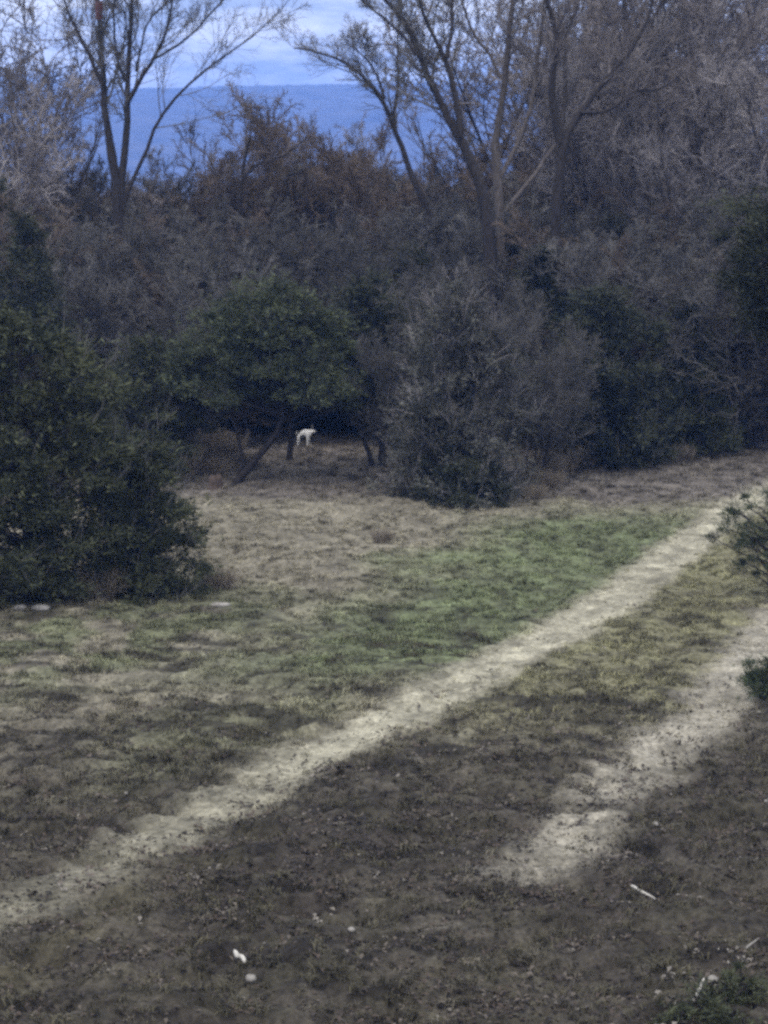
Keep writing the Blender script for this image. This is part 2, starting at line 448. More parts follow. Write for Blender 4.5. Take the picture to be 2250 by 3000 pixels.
# haze: the damp evening air
hz_m = bpy.data.materials.new('haze'); hz_m.use_nodes = True
t = hz_m.node_tree; t.nodes.clear()
o_ = t.nodes.new('ShaderNodeOutputMaterial'); pv = t.nodes.new('ShaderNodeVolumePrincipled')
pv.inputs['Color'].default_value = (0.19, 0.38, 0.95, 1); pv.inputs['Density'].default_value = 0.00024; pv.inputs['Anisotropy'].default_value = 0.0
t.links.new(pv.outputs[0], o_.inputs['Volume'])
x0, x1, y0, y1, z0, z1 = -5100, 5100, -1600, 9100, -60, 178
bv = [(x, y, z) for z in (z0, z1) for y in (y0, y1) for x in (x0, x1)]
hb = link_mesh('haze', bv, [(0, 2, 3, 1), (4, 5, 7, 6), (0, 1, 5, 4), (2, 6, 7, 3), (0, 4, 6, 2), (1, 3, 7, 5)], hz_m)
tag(hb, 'thin bluish evening haze over the valley', kind='stuff')

# ------------------------------------------------------------ bare trees
def tree_template(seed, H, spread, trunk_r, mat_t, mat_w, k=(10, 7, 6, 5), lean=0.03, multi=1, t0=0.28, name='bare_tree', twr=0.011):
    rng = np.random.default_rng(seed)
    root = empty(name, (0, 0, 0))
    trunks = []
    for q in range(multi):
        th = rng.uniform(0, 6.28) if multi > 1 else 0; off = 0.10 * multi * np.array([math.cos(th), math.sin(th)]) if multi > 1 else np.zeros(2)
        d = np.array([rng.normal() * lean + off[0] * 1.2, rng.normal() * lean + off[1] * 1.2, 1.0]); p = np.array([off[0], off[1], -0.25])
        pts = [p.copy()]; n = 10
        hh = H * (0.80 + .2 * rng.random())
        for s in range(n - 1):
            d = d + rng.normal(size=3) * 0.075; d[2] = max(d[2], 0.8); d = d / np.linalg.norm(d)
            p = p + d * hh / (n - 1); pts.append(p.copy())
        trunks.append(np.array(pts))
    P = np.stack(trunks); rr = trunk_r / math.sqrt(multi)
    Rr = np.tile(rr * (1 - 0.90 * np.linspace(0, 1, 10) ** 0.9), (multi, 1)); Rr[:, 0] *= 1.35
    lim, limr = branch(rng, P, Rr, k[0], 8, spread, 0.75, t0=t0, up=0.22, wob=0.15, rf=0.62, tip=0.25)
    V, F = merge([tubes(P, Rr, 8), tubes(lim, limr, 6)])
    link_mesh('trunk', V, F, mat_t, root, smooth=True)
    br, brr = branch(rng, lim, limr, k[1], 6, 0.50, 0.70, t0=0.15, up=0.12, wob=0.20, rf=0.60, tip=0.3, lmin=.25)
    brr = np.maximum(brr, twr * 1.5)
    tw, twr_ = branch(rng, br, brr, k[2], 5, 0.52, 0.75, t0=0.1, up=0.08, wob=0.24, rf=0.6, tip=0.5, lmin=.22)
    twr_ = np.maximum(twr_, twr)
    fi, fir = branch(rng, tw, twr_, k[3], 3, 0.55, 0.8, t0=0.1, up=0.05, wob=0.2, rf=0.7, tip=0.6, lmin=.15)
    fir = np.maximum(fir, twr * .7)
    V, F = merge([tubes(br, brr, 4), tubes(tw, twr_, 3), tubes(fi, fir, 3)])
    tw_o = link_mesh('twigs', V, F, mat_w, root); tw_o['kind'] = 'stuff'
    return root

T_A = tree_template(11, 14, .40, .20, M['bark_grey'], M['twig_grey'], (15, 8, 6, 4), multi=2)
T_B = tree_template(12, 14, .46, .17, M['bark_dark'], M['twig_brown'], (16, 8, 6, 4), multi=3, t0=.15)
T_C = tree_template(13, 14, .36, .22, M['bark_grey'], M['twig_grey'], (24, 7, 6, 4), multi=1, t0=.2)
T_D = tree_template(14, 8, .50, .10, M['bark_dark'], M['twig_dark'], (18, 8, 6, 4), multi=4, t0=.05, name='bare_shrub', twr=.010)
T_E = tree_template(15, 8, .55, .10, M['bark_dark'], M['twig_rust'], (18, 8, 6, 4), multi=3, t0=.08, name='bare_tree', twr=.010)
for r_ in (T_A, T_B, T_C, T_E): r_['category'] = 'tree'
T_D['category'] = 'shrub'
used = set()
rt = np.random.default_rng(77)
def place(T, px, Yd, top_py, label, group=None, H=14.0, wide=1.0):
    p = at(px, 450, Yd); z = zat(p[0], Yd)[0]
    h = at(px, top_py, Yd)[2] - z
    s = h / H
    loc = (p[0], Yd, z - .1); rz = rt.uniform(0, 6.28)
    sc3 = (s * wide, s * wide, s)
    if T.name not in used:
        used.add(T.name); T.location = loc; T.rotation_euler = (0, 0, rz); T.scale = sc3; T['label'] = label
        if group: T['group'] = group
        return T
    return dup(T, loc, rz, sc3, label, group)

G1 = 'bare trees tangled together on the right'
L1 = 'tall grey-brown leafless tree in the dense tangle filling the upper right'
for px, Yd, top, T, wd in [(1740, 122, -340, T_C, 1.0), (1850, 117, -120, T_A, 1.0), (1960, 120, -220, T_B, 1.0),
                       (2080, 110, 60, T_A, .9), (2190, 118, -60, T_C, 1.1), (1660, 130, -300, T_B, 1.1), (1800, 138, -240, T_A, 1.1),
                       (2020, 132, -200, T_C, 1.1), (2260, 128, -100, T_B, 1.1), (1590, 140, -200, T_C, .7), (1900, 124, -180, T_C, 1.0),
                       (2330, 112, -120, T_A, 1.1), (2130, 142, -120, T_A, 1.0), (1780, 150, -160, T_B, 1.1),
                       (1990, 150, -160, T_B, 1.2), (2420, 124, -60, T_C, 1.1), (1660, 158, -120, T_A, 1.0)]:
    place(T, px, Yd, top, L1, G1, wide=wd)
G2 = 'rust-brown bare crowns in front of the ridge'
for px, Yd, top, T, lab in [(960, 118, 335, T_E, 'rust-brown bare tree whose crown peaks below the ridge, middle of the picture'),
                          (760, 122, 350, T_E, 'rust-brown bare tree right of the tall forked tree on the left'),
                          (1120, 121, 420, T_E, 'low rust-brown bare tree crossed by the leaning dark limb')]:
    place(T, px, Yd, top, lab, G2, H=8, wide=.85)
G3 = 'lower bare trees of the middle wood'
L3 = 'grey leafless tree of the lower middle wood, its crown against the blue ridge'
for px, Yd, top, T in [(860, 128, 430, T_B), (640, 116, 500, T_A), (1060, 130, 440, T_B), (1190, 114, 520, T_A), (1290, 124, 430, T_B),
                       (540, 126, 520, T_B), (700, 138, 430, T_C), (980, 140, 400, T_C), (1390, 136, 430, T_B), (1240, 140, 360, T_C)]:
    place(T, px, Yd, top, L3, G3, wide=1.0)
G4 = 'thin bare trees at the left edge'
L4 = 'thin bare tree at the left edge, left of the tall forked tree'
for px, Yd, top, T in [(-60, 112, -100, T_A), (110, 118, 250, T_B), (230, 126, 360, T_A), (20, 130, 60, T_C), (-140, 122, -250, T_B), (170, 140, 420, T_C)]:
    place(T, px, Yd, top, L4, G4, wide=.9)
G5 = 'dark leafless undergrowth shrubs'
L5 = 'dark leafless shrub in the undergrowth belt'
def where(px):
    return ('behind the left cedars' if px < 520 else 'behind the broad green cedar' if px < 930 else 'behind the blackish narrow cedar' if px < 1150 else
            'behind the grey-green bushy cedar' if px < 1560 else 'behind the near-black cedar' if px < 1960 else 'at the right edge')
for k_, px in enumerate(range(-160, 2460, 96)):
    for row, (Yd, top) in enumerate([(103.5, 760), (108.5, 650), (124, 540)]):
        jx = rt.uniform(-45, 45)
        if row < 2 and 1360 < px + jx + 30 * row < 1720: Yd += 5
        if row < 2 and 700 < px + jx + 30 * row < 1080: Yd = 111 + row
        place(T_D if (k_ + row) % 4 else T_E, px + jx + 30 * row, Yd + rt.uniform(-2, 3), top + rt.uniform(-70, 80) - (60 if px > 1400 else 0),
              (L5 if (k_ + row) % 4 else 'rust-brown leafless small tree in the undergrowth belt') + ' ' + where(px + jx + 30 * row),
              G5 + ' ' + where(px + jx + 30 * row) if (k_ + row) % 4 else 'rust-brown undergrowth trees ' + where(px + jx + 30 * row), H=8, wide=1.15)

for px, Yd, top, wd, lab in [(1215, 90.2, 930, .8, 'wispy bare shrub rising from the left side of the grey-green bushy cedar'),
                            (1400, 90.4, 800, .8, 'wispy bare shrub rising behind the top of the grey-green bushy cedar'),
                            (1560, 90.6, 960, .8, 'wispy bare shrub on the right flank of the grey-green bushy cedar'),
                            (455, 94, 1010, .9, 'wispy bare shrub between the left cedars and the broad green one')]:
    place(T_D, px, Yd, top, lab, None, H=8, wide=wd)
# the far wood that closes the view beyond: one mass
def far_wood():
    rng = np.random.default_rng(5)
    parts = []
    n = 260
    px = rng.uniform(-500, 2750, n); Yd = rng.uniform(150, 215, n)
    P = np.zeros((n, 6, 3))
    x = (px - 1125) / FPX * Yd; h = rng.uniform(9.0, 12.5, n)
    lean = rng.normal(size=(n, 2)) * .05
    for s in range(6):
        P[:, s, 0] = x + lean[:, 0] * h * s / 5; P[:, s, 1] = Yd + lean[:, 1] * h * s / 5; P[:, s, 2] = h * s / 5 - 3.5
    Rr = np.tile(.13 * (1 - .8 * np.linspace(0, 1, 6)), (n, 1))
    lim, lr = branch(rng, P, Rr, 12, 5, .36, .75, t0=.12, up=.2, wob=.2)
    lr = np.maximum(lr, .03)
    tw, tr = branch(rng, lim, lr, 9, 4, .5, .75, t0=.1, up=.1, wob=.22, lmin=.5); tr = np.maximum(tr, .026)
    parts = [tubes(P, Rr, 5), tubes(lim, lr, 3), tubes(tw, tr, 3)]
    V, F = merge(parts)
    o = link_mesh('far_wood', V, F, M['twig_dark']); tag(o, 'dense mass of far bare woodland behind the nearer trees', kind='stuff')
far_wood()

# ------------------------------------------------------------ hero bare trees with the limbs of the photo
def hero(name, Yd, base_px, limbs, label, mat, tmat, seed, depth=1.5, twigk=(9, 7, 5), extra=None, twr=.010, tlen=.26):
    """limbs: list of (list of (px, py), r0, r1) ; first is the trunk"""
    rng = np.random.default_rng(seed)
    b = at(base_px, 450, Yd); z = zat(b[0], Yd)[0]
    base = np.array([b[0], Yd, z])
    root = empty(name, base, label, 'tree')
    allP, allR = [], []
    for q, (pts, r0, r1) in enumerate(limbs):
        dy = 0 if q == 0 else rng.uniform(-depth, depth)
        W = []
        for s, (px, py) in enumerate(pts):
            f = s / (len(pts) - 1)
            if py is None: W.append(base + np.array([0, 0, -.3])); continue
            W.append(at(px, py, Yd + (dy * f if q else 0)))
        W = np.array(W) - base
        P, Rr = spath(W, np.linspace(r0, r1, len(W)) * (.80 if base_px == 350 else .92), 16, rng, .02)
        V, F = tubes(P, Rr, 10 if q == 0 else 8)
        link_mesh('trunk' if q == 0 else 'limb', V, F, tmat, root, smooth=True)
        allP.append(P); allR.append(Rr)
    P = np.concatenate(allP[1:] if len(allP) > 1 else allP); Rr = np.concatenate(allR[1:] if len(allR) > 1 else allR)
    br, brr = branch(rng, P, Rr, twigk[0], 7, tlen, .75, t0=.30, up=.22, wob=.15, rf=.42, tip=.25, lmin=1.2)
    brr = np.maximum(brr, twr * 1.6)
    tw, tr = branch(rng, br, brr, twigk[1], 5, .5, .7, t0=.12, up=.1, wob=.2, rf=.6, tip=.4, lmin=.4); tr = np.maximum(tr, twr * 1.1)
    fi, fr = branch(rng, tw, tr, twigk[2], 4, .55, .7, t0=.1, up=.05, wob=.2, rf=.7, tip=.5, lmin=.25); fr = np.maximum(fr, twr * .8)
    V, F = merge([tubes(br, brr, 5), tubes(tw, tr, 3), tubes(fi, fr, 3)])
    o = link_mesh('twigs', V, F, mat, root); o['kind'] = 'stuff'
    return root, base

tallL, baseL = hero('bare_tree', 112, 350, [
    ([(350, None), (352, 1000), (350, 800), (348, 620), (338, 500), (322, 400), (310, 340)], .46, .20),
    ([(345, 560), (330, 460), (316, 390), (300, 290), (305, 200), (292, 90), (285, 0), (283, -200)], .26, .11),
    ([(300, 250), (268, 170), (235, 110), (205, 50), (180, -10), (150, -200)], .13, .05),
    ([(350, 640), (356, 520), (372, 380), (378, 300), (366, 235), (385, 130), (386, 0), (392, -220)], .25, .09),
    ([(366, 240), (342, 180), (334, 110), (335, 30), (325, -150)], .10, .04),
    ([(375, 300), (420, 215), (455, 170), (490, 90), (503, 20), (505, -150)], .14, .05),
    ([(455, 170), (530, 130), (590, 70), (640, 20), (700, -70)], .08, .03),
    ([(350, 650), (372, 560), (410, 480), (440, 425), (458, 340), (520, 275), (580, 225), (650, 165), (730, 120), (800, 60), (860, -20)], .14, .02),
    ([(398, 210), (430, 60), (500, 0), (560, -60)], .07, .03),
], 'tall bare forked tree at left, its dark stems spreading across the sky', M['twig_dark'], M['bark_dark'], 3, twigk=(15, 9, 7), twr=.0075, tlen=.34)

hero('bare_tree', 103, 1440, [
    ([(1440, None), (1442, 1000), (1440, 800), (1430, 640), (1400, 500), (1352, 410)], .46, .22),
    ([(1405, 520), (1370, 440), (1330, 385), (1275, 270), (1225, 165), (1205, 80), (1130, 5), (1060, -90)], .24, .07),
    ([(1352, 400), (1340, 300), (1318, 215), (1308, 160), (1265, 110), (1232, 10), (1190, -150)], .17, .06),
    ([(1308, 170), (1322, 110), (1325, 0), (1330, -180)], .11, .05),
    ([(1225, 165), (1180, 100), (1130, 60), (1070, 10), (1000, -60)], .08, .03),
], 'bare tree right of centre with two long dark limbs leaning left over the ridge', M['twig_dark'], M['bark_dark'], 8, twigk=(14, 9, 6), twr=.008, tlen=.32)

hero('bare_tree', 106, 1470, [
    ([(1475, None), (1476, 1000), (1470, 800), (1466, 640), (1450, 420)], .29, .22),
    ([(1450, 430), (1468, 330), (1482, 220), (1490, 100), (1505, 0), (1520, -200)], .19, .10),
    ([(1468, 230), (1435, 160), (1385, 100), (1360, 30), (1330, -120)], .10, .04),
    ([(1466, 520), (1530, 400), (1560, 300), (1575, 180), (1590, 60), (1600, -120)], .13, .05),
    ([(1480, 620), (1560, 520), (1640, 410), (1700, 300), (1790, 250), (1900, 190), (2020, 140)], .12, .035),
    ([(1640, 400), (1660, 250), (1650, 120), (1700, 0), (1720, -150)], .13, .05),
], 'grey bare trunk standing behind the grey-green bushy cedar', M['twig_grey'], M['bark_grey'], 9, twigk=(15, 9, 6), twr=.010, tlen=.32)

hero('bare_tree', 110, 1300, [
    ([(1300, None), (1290, 900), (1275, 700), (1240, 580)], .24, .19),
    ([(1240, 590), (1200, 500), (1165, 400), (1125, 290), (1060, 215), (1000, 170), (930, 150), (860, 140)], .17, .04),
    ([(1125, 290), (1110, 230), (1080, 180), (1030, 130)], .08, .03),
    ([(1165, 400), (1150, 320), (1170, 240), (1160, 130), (1180, 20)], .07, .03),
], 'thin dark bare tree whose single limb leans far left across the ridge', M['twig_dark'], M['bark_dark'], 21, twigk=(16, 9, 7), twr=.008, tlen=.36)

hero('bare_tree', 104, 1690, [
    ([(1660, None), (1640, 900), (1625, 700), (1640, 480), (1660, 400)], .30, .24),
    ([(1640, 420), (1610, 250), (1640, 130), (1600, 0), (1590, -150)], .20, .08),
    ([(1650, 420), (1700, 330), (1760, 250), (1830, 180), (1900, 60), (1930, -100)], .17, .06),
    ([(1700, 330), (1780, 330), (1860, 260), (1930, 270), (2000, 210)], .10, .03),
], 'dark bare tree with heavy forked limbs amid the tangle at upper right', M['twig_brown'], M['bark_dark'], 31, twigk=(12, 8, 6))

hero('bare_tree', 116, 680, [
    ([(675, None), (680, 900), (690, 760), (695, 660)], .20, .15),
    ([(695, 665), (706, 560), (712, 480), (735, 400), (740, 330)], .12, .04),
    ([(690, 700), (650, 600), (640, 520), (600, 440)], .09, .03),
    ([(712, 520), (770, 470), (840, 455), (900, 400)], .07, .03),
], 'slim upright dark bare tree in the brown crowns below the ridge', M['twig_brown'], M['bark_dark'], 41, twigk=(9, 7, 6))

# red ribbon on the tall left tree
c0 = at(290, 30, 112)
ang = np.linspace(0, 2 * math.pi, 15)[:-1]
V = []
for k_, zz in enumerate((-.42, -.14, .14, .42)):
    for q in ang: V.append((math.cos(q) * (.17 + .01 * math.sin(3 * q + k_)), math.sin(q) * (.17 + .01 * math.cos(2 * q)), zz + .03 * math.sin(q)))
F = [(r * 14 + i, r * 14 + (i + 1) % 14, (r + 1) * 14 + (i + 1) % 14, (r + 1) * 14 + i) for r in range(3) for i in range(14)]
rb = link_mesh('ribbon', V, F, M['red_cloth'], smooth=True); rb.location = c0
tag(rb, 'dull red band round a stem of the tall left tree, at the top edge', 'ribbon')

# ------------------------------------------------------------ cedars and leafy shrubs
def sprigs(rng, P, D, size, leaves=6, width=.16):
    """feathery sprays: long thin triangles fanned round direction D"""
    n = len(P)
    V = np.empty((n, leaves, 3, 3)); val = np.empty((n, leaves))
    base = rng.random(n)
    for k in range(leaves):
        d = unit(D + rng.normal(size=(n, 3)) * .55)
        q = unit(np.cross(d, rng.normal(size=(n, 3))))
        s = size * (0.35 + .95 * rng.random(n) ** 1.5)[:, None]
        o = P + rng.normal(size=(n, 3)) * size * .35
        V[:, k, 0] = o - q * s * width; V[:, k, 1] = o + q * s * width; V[:, k, 2] = o + d * s
        val[:, k] = np.clip(base * .7 + rng.random(n) * .3, 0, 1)
    F = np.arange(n * leaves * 3).reshape(-1, 3)
    return V.reshape(-1, 3), F, np.repeat(val.reshape(-1), 3)

def cedar(name, px0, px1, top, base_py, Yd, label, mat, seed, prof='round', crown_from=0.03, nclump=190, per=60, size=.20, cat='tree',
          trunks=None, bark=None, deep=1.0, clump_r=.42, group=None, wmat=None):
    rng = np.random.default_rng(seed)
    pc = (px0 + px1) / 2
    b = at(pc, 450, Yd); z = zat(b[0], Yd)[0]
    base = np.array([b[0], Yd, z])
    H = at(pc, top, Yd)[2] - z; Wd = (px1 - px0) / FPX * Yd / 2
    root = empty(name, base, label, cat, group)
    # clumps on an uneven shell
    g = []
    lob = rng.uniform(0, 6.28, 6)
    while len(g) < nclump:
        u = rng.random(); th = rng.uniform(0, 2 * math.pi)
        if prof == 'cone': r = (1 - u) ** .75 * (1 if u > .12 else .80 + 1.6 * u)
        elif prof == 'column': r = min(1, (1 - u) * 2.3) ** .6
        elif prof == 'dome': r = math.sqrt(max(0, 1 - u ** 2.2))
        else: r = math.sqrt(max(0, 1 - (2 * u - 1) ** 2)) ** .8
        r *= 1 + .14 * math.sin(3 * th + lob[0] + 4 * u) + .10 * math.sin(5 * th + lob[1] - 7 * u) + .07 * math.sin(9 * u * 2 + lob[2])
        k = rng.random() ** .42
        if rng.random() > (.25 + .75 * r): continue
        rr = r * k * Wd
        g.append((rr * math.cos(th), rr * math.sin(th) * deep, (crown_from + (1 - crown_from) * u) * H, k))
    g = np.array(g)
    G = g[:, :3] + rng.normal(size=(len(g), 3)) * .12
    cr_ = clump_r * (0.35 + 1.1 * rng.random(len(G))) 
    P = np.repeat(G, per, 0); off = rng.normal(size=P.shape); off = off / np.linalg.norm(off, axis=1, keepdims=True) * rng.random((len(P), 1)) ** .45
    loose = rng.random(len(P)) < .22; off[loose] *= 2.1
    off *= np.repeat(cr_, per)[:, None] * np.array([1.25, 1.25, .62])
    P = P + off; P[:, 2] = np.maximum(P[:, 2], .02)
    out = P * np.array([1, 1, 0]); D = unit(unit(out + 1e-6) * .7 + unit(off) * .7 + np.array([0, 0, .35]))
    V, F, val = sprigs(rng, P, D, size)
    cv = np.repeat(rng.random(len(G)), per * 6 * 3)
    val = np.clip(.55 * val + .45 * cv, 0, 1)
    o = link_mesh('crown', V, F, mat, root, attrs={'v': ('FLOAT', 'POINT', val)}); o['kind'] = 'stuff'
    # bare twigs that poke out of the crown
    nw = int(len(G) * 1.5); wi = rng.integers(0, len(G), nw); sz_ = min(1.0, H / 5)
    W0 = G[wi] + rng.normal(size=(nw, 3)) * .15 * sz_; wd_ = unit(unit(W0 * np.array([1, 1, 0]) + 1e-6) * .5 + rng.normal(size=(nw, 3)) * .35 + np.array([0, 0, .8]))
    WP = np.empty((nw, 5, 3)); WP[:, 0] = W0; wl = rng.uniform(.45, 1.15, nw)[:, None] * sz_ / 4
    for q_ in range(1, 5):
        wd_ = unit(wd_ + rng.normal(size=(nw, 3)) * .14); WP[:, q_] = WP[:, q_ - 1] + wd_ * wl
    WR = np.tile(np.linspace(.011, .005, 5), (nw, 1)) * max(.4, sz_)
    tb, tbr = branch(rng, WP, WR, 5, 3, .45, .6, t0=.2, up=.1, wob=.15, rf=.7, tip=.6)
    V, F = merge([tubes(WP, WR, 3), tubes(tb, tbr, 3)])
    tag(link_mesh('twigs', V, F, wmat or M['twig_dark'], root), kind='stuff')
    # trunk and the boughs that carry the clumps
    bark = bark or M['bark_dark']
    parts = []
    tr = trunks or [([(0, 0, -.2), (0.1, 0, H * .3), (-.1, .1, H * .6), (0, 0, H * .92)], .045 * H * .5 + .04, .03)]
    for pts, r0, r1 in tr:
        P1, R1 = spath(pts, np.linspace(r0, r1, len(pts)), 12, rng, .02); parts.append(tubes(P1, R1, 8))
    main = tr[0][0]
    mz = np.array([p[2] for p in main]); mxy = np.array([[p[0], p[1]] for p in main])
    zz = np.clip(G[:, 2] - .35 - .25 * np.hypot(G[:, 0], G[:, 1]), .05 if crown_from < .1 else H * crown_from * .55, H * .9)
    o0 = np.stack([np.interp(zz, mz, mxy[:, 0]), np.interp(zz, mz, mxy[:, 1]), zz], 1)
    tt = np.linspace(0, 1, 5)[None, :, None]
    Bp = o0[:, None] * (1 - tt) + G[:, None] * tt; Bp[:, 1:-1] += rng.normal(size=Bp[:, 1:-1].shape) * .07
    parts.append(tubes(Bp, np.tile(np.linspace(.035, .010, 5), (len(G), 1)), 4))
    V, F = merge(parts)
    link_mesh('trunk', V, F, bark, root, smooth=True)
    return root, base

# left foreground mass
cedar('cedar_tree', -300, 400, 930, 1790, 66.5, 'big dark green cedar at the left edge, broad as a haystack', M['leaf_cedar'], 101, 'dome', .0, 330, 52, .19, deep=.8)
cedar('cedar_tree', 225, 560, 1280, 1785, 67.5, 'low round dark cedar joined to the right side of the big left one', M['leaf_cedar'], 102, 'dome', -.05, 150, 52, .17, clump_r=.34)
cedar('cedar_tree', -120, 260, 640, 1300, 96, 'dark green cedar showing behind and above the big left one', M['leaf_cedar_dark'], 103, 'cone', .05, 170, 45, .22)
cedar('cedar_tree', 240, 620, 1000, 1420, 93, 'grey-green low cedar between the left mass and the leaning trunk', M['leaf_cedar'], 104, 'dome', .12, 120, 42, .20)
# centre pair with bare legs
Yc = 91.5
bC = at(780, 450, Yc)
def rel(px, py, dy=0): 
    p = at(px, py, Yc + dy); return tuple(p - np.array([bC[0], Yc, zat(bC[0], Yc)[0]]))
cedar('cedar_tree', 500, 1060, 835, 1430, Yc, 'broad green cedar on a leaning dark trunk, the white animal under it', M['leaf_cedar_bright'], 105, 'dome', .43, 300, 52, .17,
      trunks=[([rel(668, 1445), rel(700, 1400), rel(765, 1325), rel(820, 1270), rel(840, 1150), rel(820, 1000)], .17, .08),
              ([rel(848, 1345, .4), rel(852, 1290, .3), rel(850, 1230, .2), rel(860, 1120, .2)], .13, .08),
              ([rel(690, 1430), rel(715, 1350, .4), rel(690, 1250, .6), rel(640, 1120, .7)], .09, .05)], deep=.6)
Yc = 95.5
bC = at(1045, 450, Yc)
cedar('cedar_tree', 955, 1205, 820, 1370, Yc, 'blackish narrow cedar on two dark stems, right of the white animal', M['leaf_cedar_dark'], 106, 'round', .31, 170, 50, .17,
      trunks=[([rel(1085, 1385), rel(1090, 1320), rel(1080, 1240), rel(1050, 1080), rel(1040, 950)], .20, .07),
              ([rel(1062, 1380), rel(1045, 1330), rel(1030, 1290), rel(1010, 1200)], .12, .07)], deep=.8)
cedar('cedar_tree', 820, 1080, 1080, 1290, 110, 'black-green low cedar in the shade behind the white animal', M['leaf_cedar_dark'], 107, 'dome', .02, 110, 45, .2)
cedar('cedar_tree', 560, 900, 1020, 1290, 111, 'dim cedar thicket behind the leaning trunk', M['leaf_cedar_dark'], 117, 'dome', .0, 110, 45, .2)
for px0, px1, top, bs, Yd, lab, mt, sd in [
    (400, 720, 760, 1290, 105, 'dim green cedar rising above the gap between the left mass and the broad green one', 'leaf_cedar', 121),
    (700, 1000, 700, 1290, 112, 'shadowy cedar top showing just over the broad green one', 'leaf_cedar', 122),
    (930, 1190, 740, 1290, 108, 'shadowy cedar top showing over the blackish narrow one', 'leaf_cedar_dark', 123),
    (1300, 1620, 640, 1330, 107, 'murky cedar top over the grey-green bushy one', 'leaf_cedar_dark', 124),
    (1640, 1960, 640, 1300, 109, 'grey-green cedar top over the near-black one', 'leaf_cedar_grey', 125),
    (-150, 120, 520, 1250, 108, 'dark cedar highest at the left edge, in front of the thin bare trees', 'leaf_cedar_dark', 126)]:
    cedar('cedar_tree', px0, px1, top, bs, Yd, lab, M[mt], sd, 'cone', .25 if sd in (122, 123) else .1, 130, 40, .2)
# grey-green one
cedar('cedar_tree', 1125, 1565, 850, 1460, 88, 'grey-green bushy cedar at the edge of the field, right of the white animal', M['leaf_cedar_grey'], 108, 'dome', .0, 300, 42, .15, wmat=M['twig_grey'])
cedar('cedar_shrub', 1190, 1530, 1330, 1462, 86.8, 'dark low skirt of shrub at the foot of the grey-green bushy cedar', M['leaf_cedar_dark'], 109, 'dome', -.05, 70, 50, .17, cat='shrub', clump_r=.28)
# right dark group
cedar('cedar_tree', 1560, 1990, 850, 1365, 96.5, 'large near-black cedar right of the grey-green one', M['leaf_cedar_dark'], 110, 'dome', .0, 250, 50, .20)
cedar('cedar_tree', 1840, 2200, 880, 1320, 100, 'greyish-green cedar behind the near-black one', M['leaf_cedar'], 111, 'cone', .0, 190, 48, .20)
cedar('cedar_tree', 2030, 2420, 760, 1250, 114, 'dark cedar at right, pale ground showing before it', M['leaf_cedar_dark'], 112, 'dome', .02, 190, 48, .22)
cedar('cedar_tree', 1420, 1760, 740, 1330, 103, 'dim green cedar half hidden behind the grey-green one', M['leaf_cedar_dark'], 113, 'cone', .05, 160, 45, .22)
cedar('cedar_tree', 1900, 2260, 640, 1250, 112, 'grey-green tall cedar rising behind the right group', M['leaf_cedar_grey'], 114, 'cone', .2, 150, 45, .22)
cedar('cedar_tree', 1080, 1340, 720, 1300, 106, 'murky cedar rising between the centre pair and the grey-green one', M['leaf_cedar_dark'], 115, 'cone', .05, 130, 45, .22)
cedar('cedar_tree', 2140, 2640, 540, 1640, 74, 'dark evergreen at the right edge, its boughs reaching into view high up', M['leaf_cedar_dark'], 116, 'round', .60, 250, 60, .17,
      trunks=[([(0.4, 0, -.2), (.2, 0, 4), (0, 0, 11)], .22, .05)])
# leafy branch shrub at right edge, in front of the track
def leafy(px0, px1, top, base_py, Yd, label, seed, n=60):
    return cedar('leafy_shrub', px0, px1, top, base_py, Yd, label, M['leaf_near'], seed, 'round', .12, n, 44, .10, cat='shrub', clump_r=.20)
leafy(2130, 2480, 1415, 1715, 67.5, 'green leafy shrub at the right edge overlapping the track', 131, 62)
leafy(2205, 2420, 1960, 2080, 54.5, 'small dark leafy shrub cut by the right edge, lower down', 132, 34)
for k_, (px, py, wd, hh, lab) in enumerate([(2215, 3010, 75, 50, 'dark green weed nearest the bottom right corner'), (2120, 2985, 55, 34, 'low dark weed left of the corner weed'),
        (2240, 2905, 55, 44, 'dark green weed on the right edge above the corner'), (2040, 3008, 50, 30, 'small weed at the bottom edge, leftmost near the corner'),
        (2150, 2925, 40, 24, 'tiny weed between the pale corner stones')]):
    p_ = gp(px, py)
    cedar('weed', px - wd, px + wd, py - hh, py, p_[1], lab, M['leaf_cedar'], 140 + k_, 'dome', 0, 16, 26, .085, cat='weed', clump_r=.12)

# dry brush
def brush_template(seed, H=1.6, n=150, spread=.9):
    rng = np.random.default_rng(seed)
    root = empty('dry_brush', (0, 0, 0)); root['category'] = 'brush'
    P = np.zeros((n, 6, 3)); an = rng.uniform(0, 6.28, n); r = rng.random(n) ** .6 * spread * .5
    P[:, 0, 0] = np.cos(an) * r; P[:, 0, 1] = np.sin(an) * r; P[:, 0, 2] = -.05
    d = unit(np.stack([np.cos(an) * .35 + rng.normal(size=n) * .25, np.sin(an) * .35 + rng.normal(size=n) * .25, np.ones(n)], 1))
    ln = H * (.5 + .5 * rng.random(n)) / 5
    for s in range(1, 6):
        d = unit(d + rng.normal(size=d.shape) * .12); P[:, s] = P[:, s - 1] + d * ln[:, None]
    Rr = np.tile(np.linspace(.011, .006, 6), (n, 1))
    tw, tr = branch(rng, P, Rr, 9, 4, .42, .6, t0=.3, up=.15, wob=.2, lmin=.1); tr = np.maximum(tr, .006)
    V, F = merge([tubes(P, Rr, 4), tubes(tw, tr, 3)])
    o = link_mesh('stems', V, F, M['dry_weed'], root); o['kind'] = 'stuff'
    return root
B1 = brush_template(201); B2 = brush_template(202, 1.2, 110, 1.2)
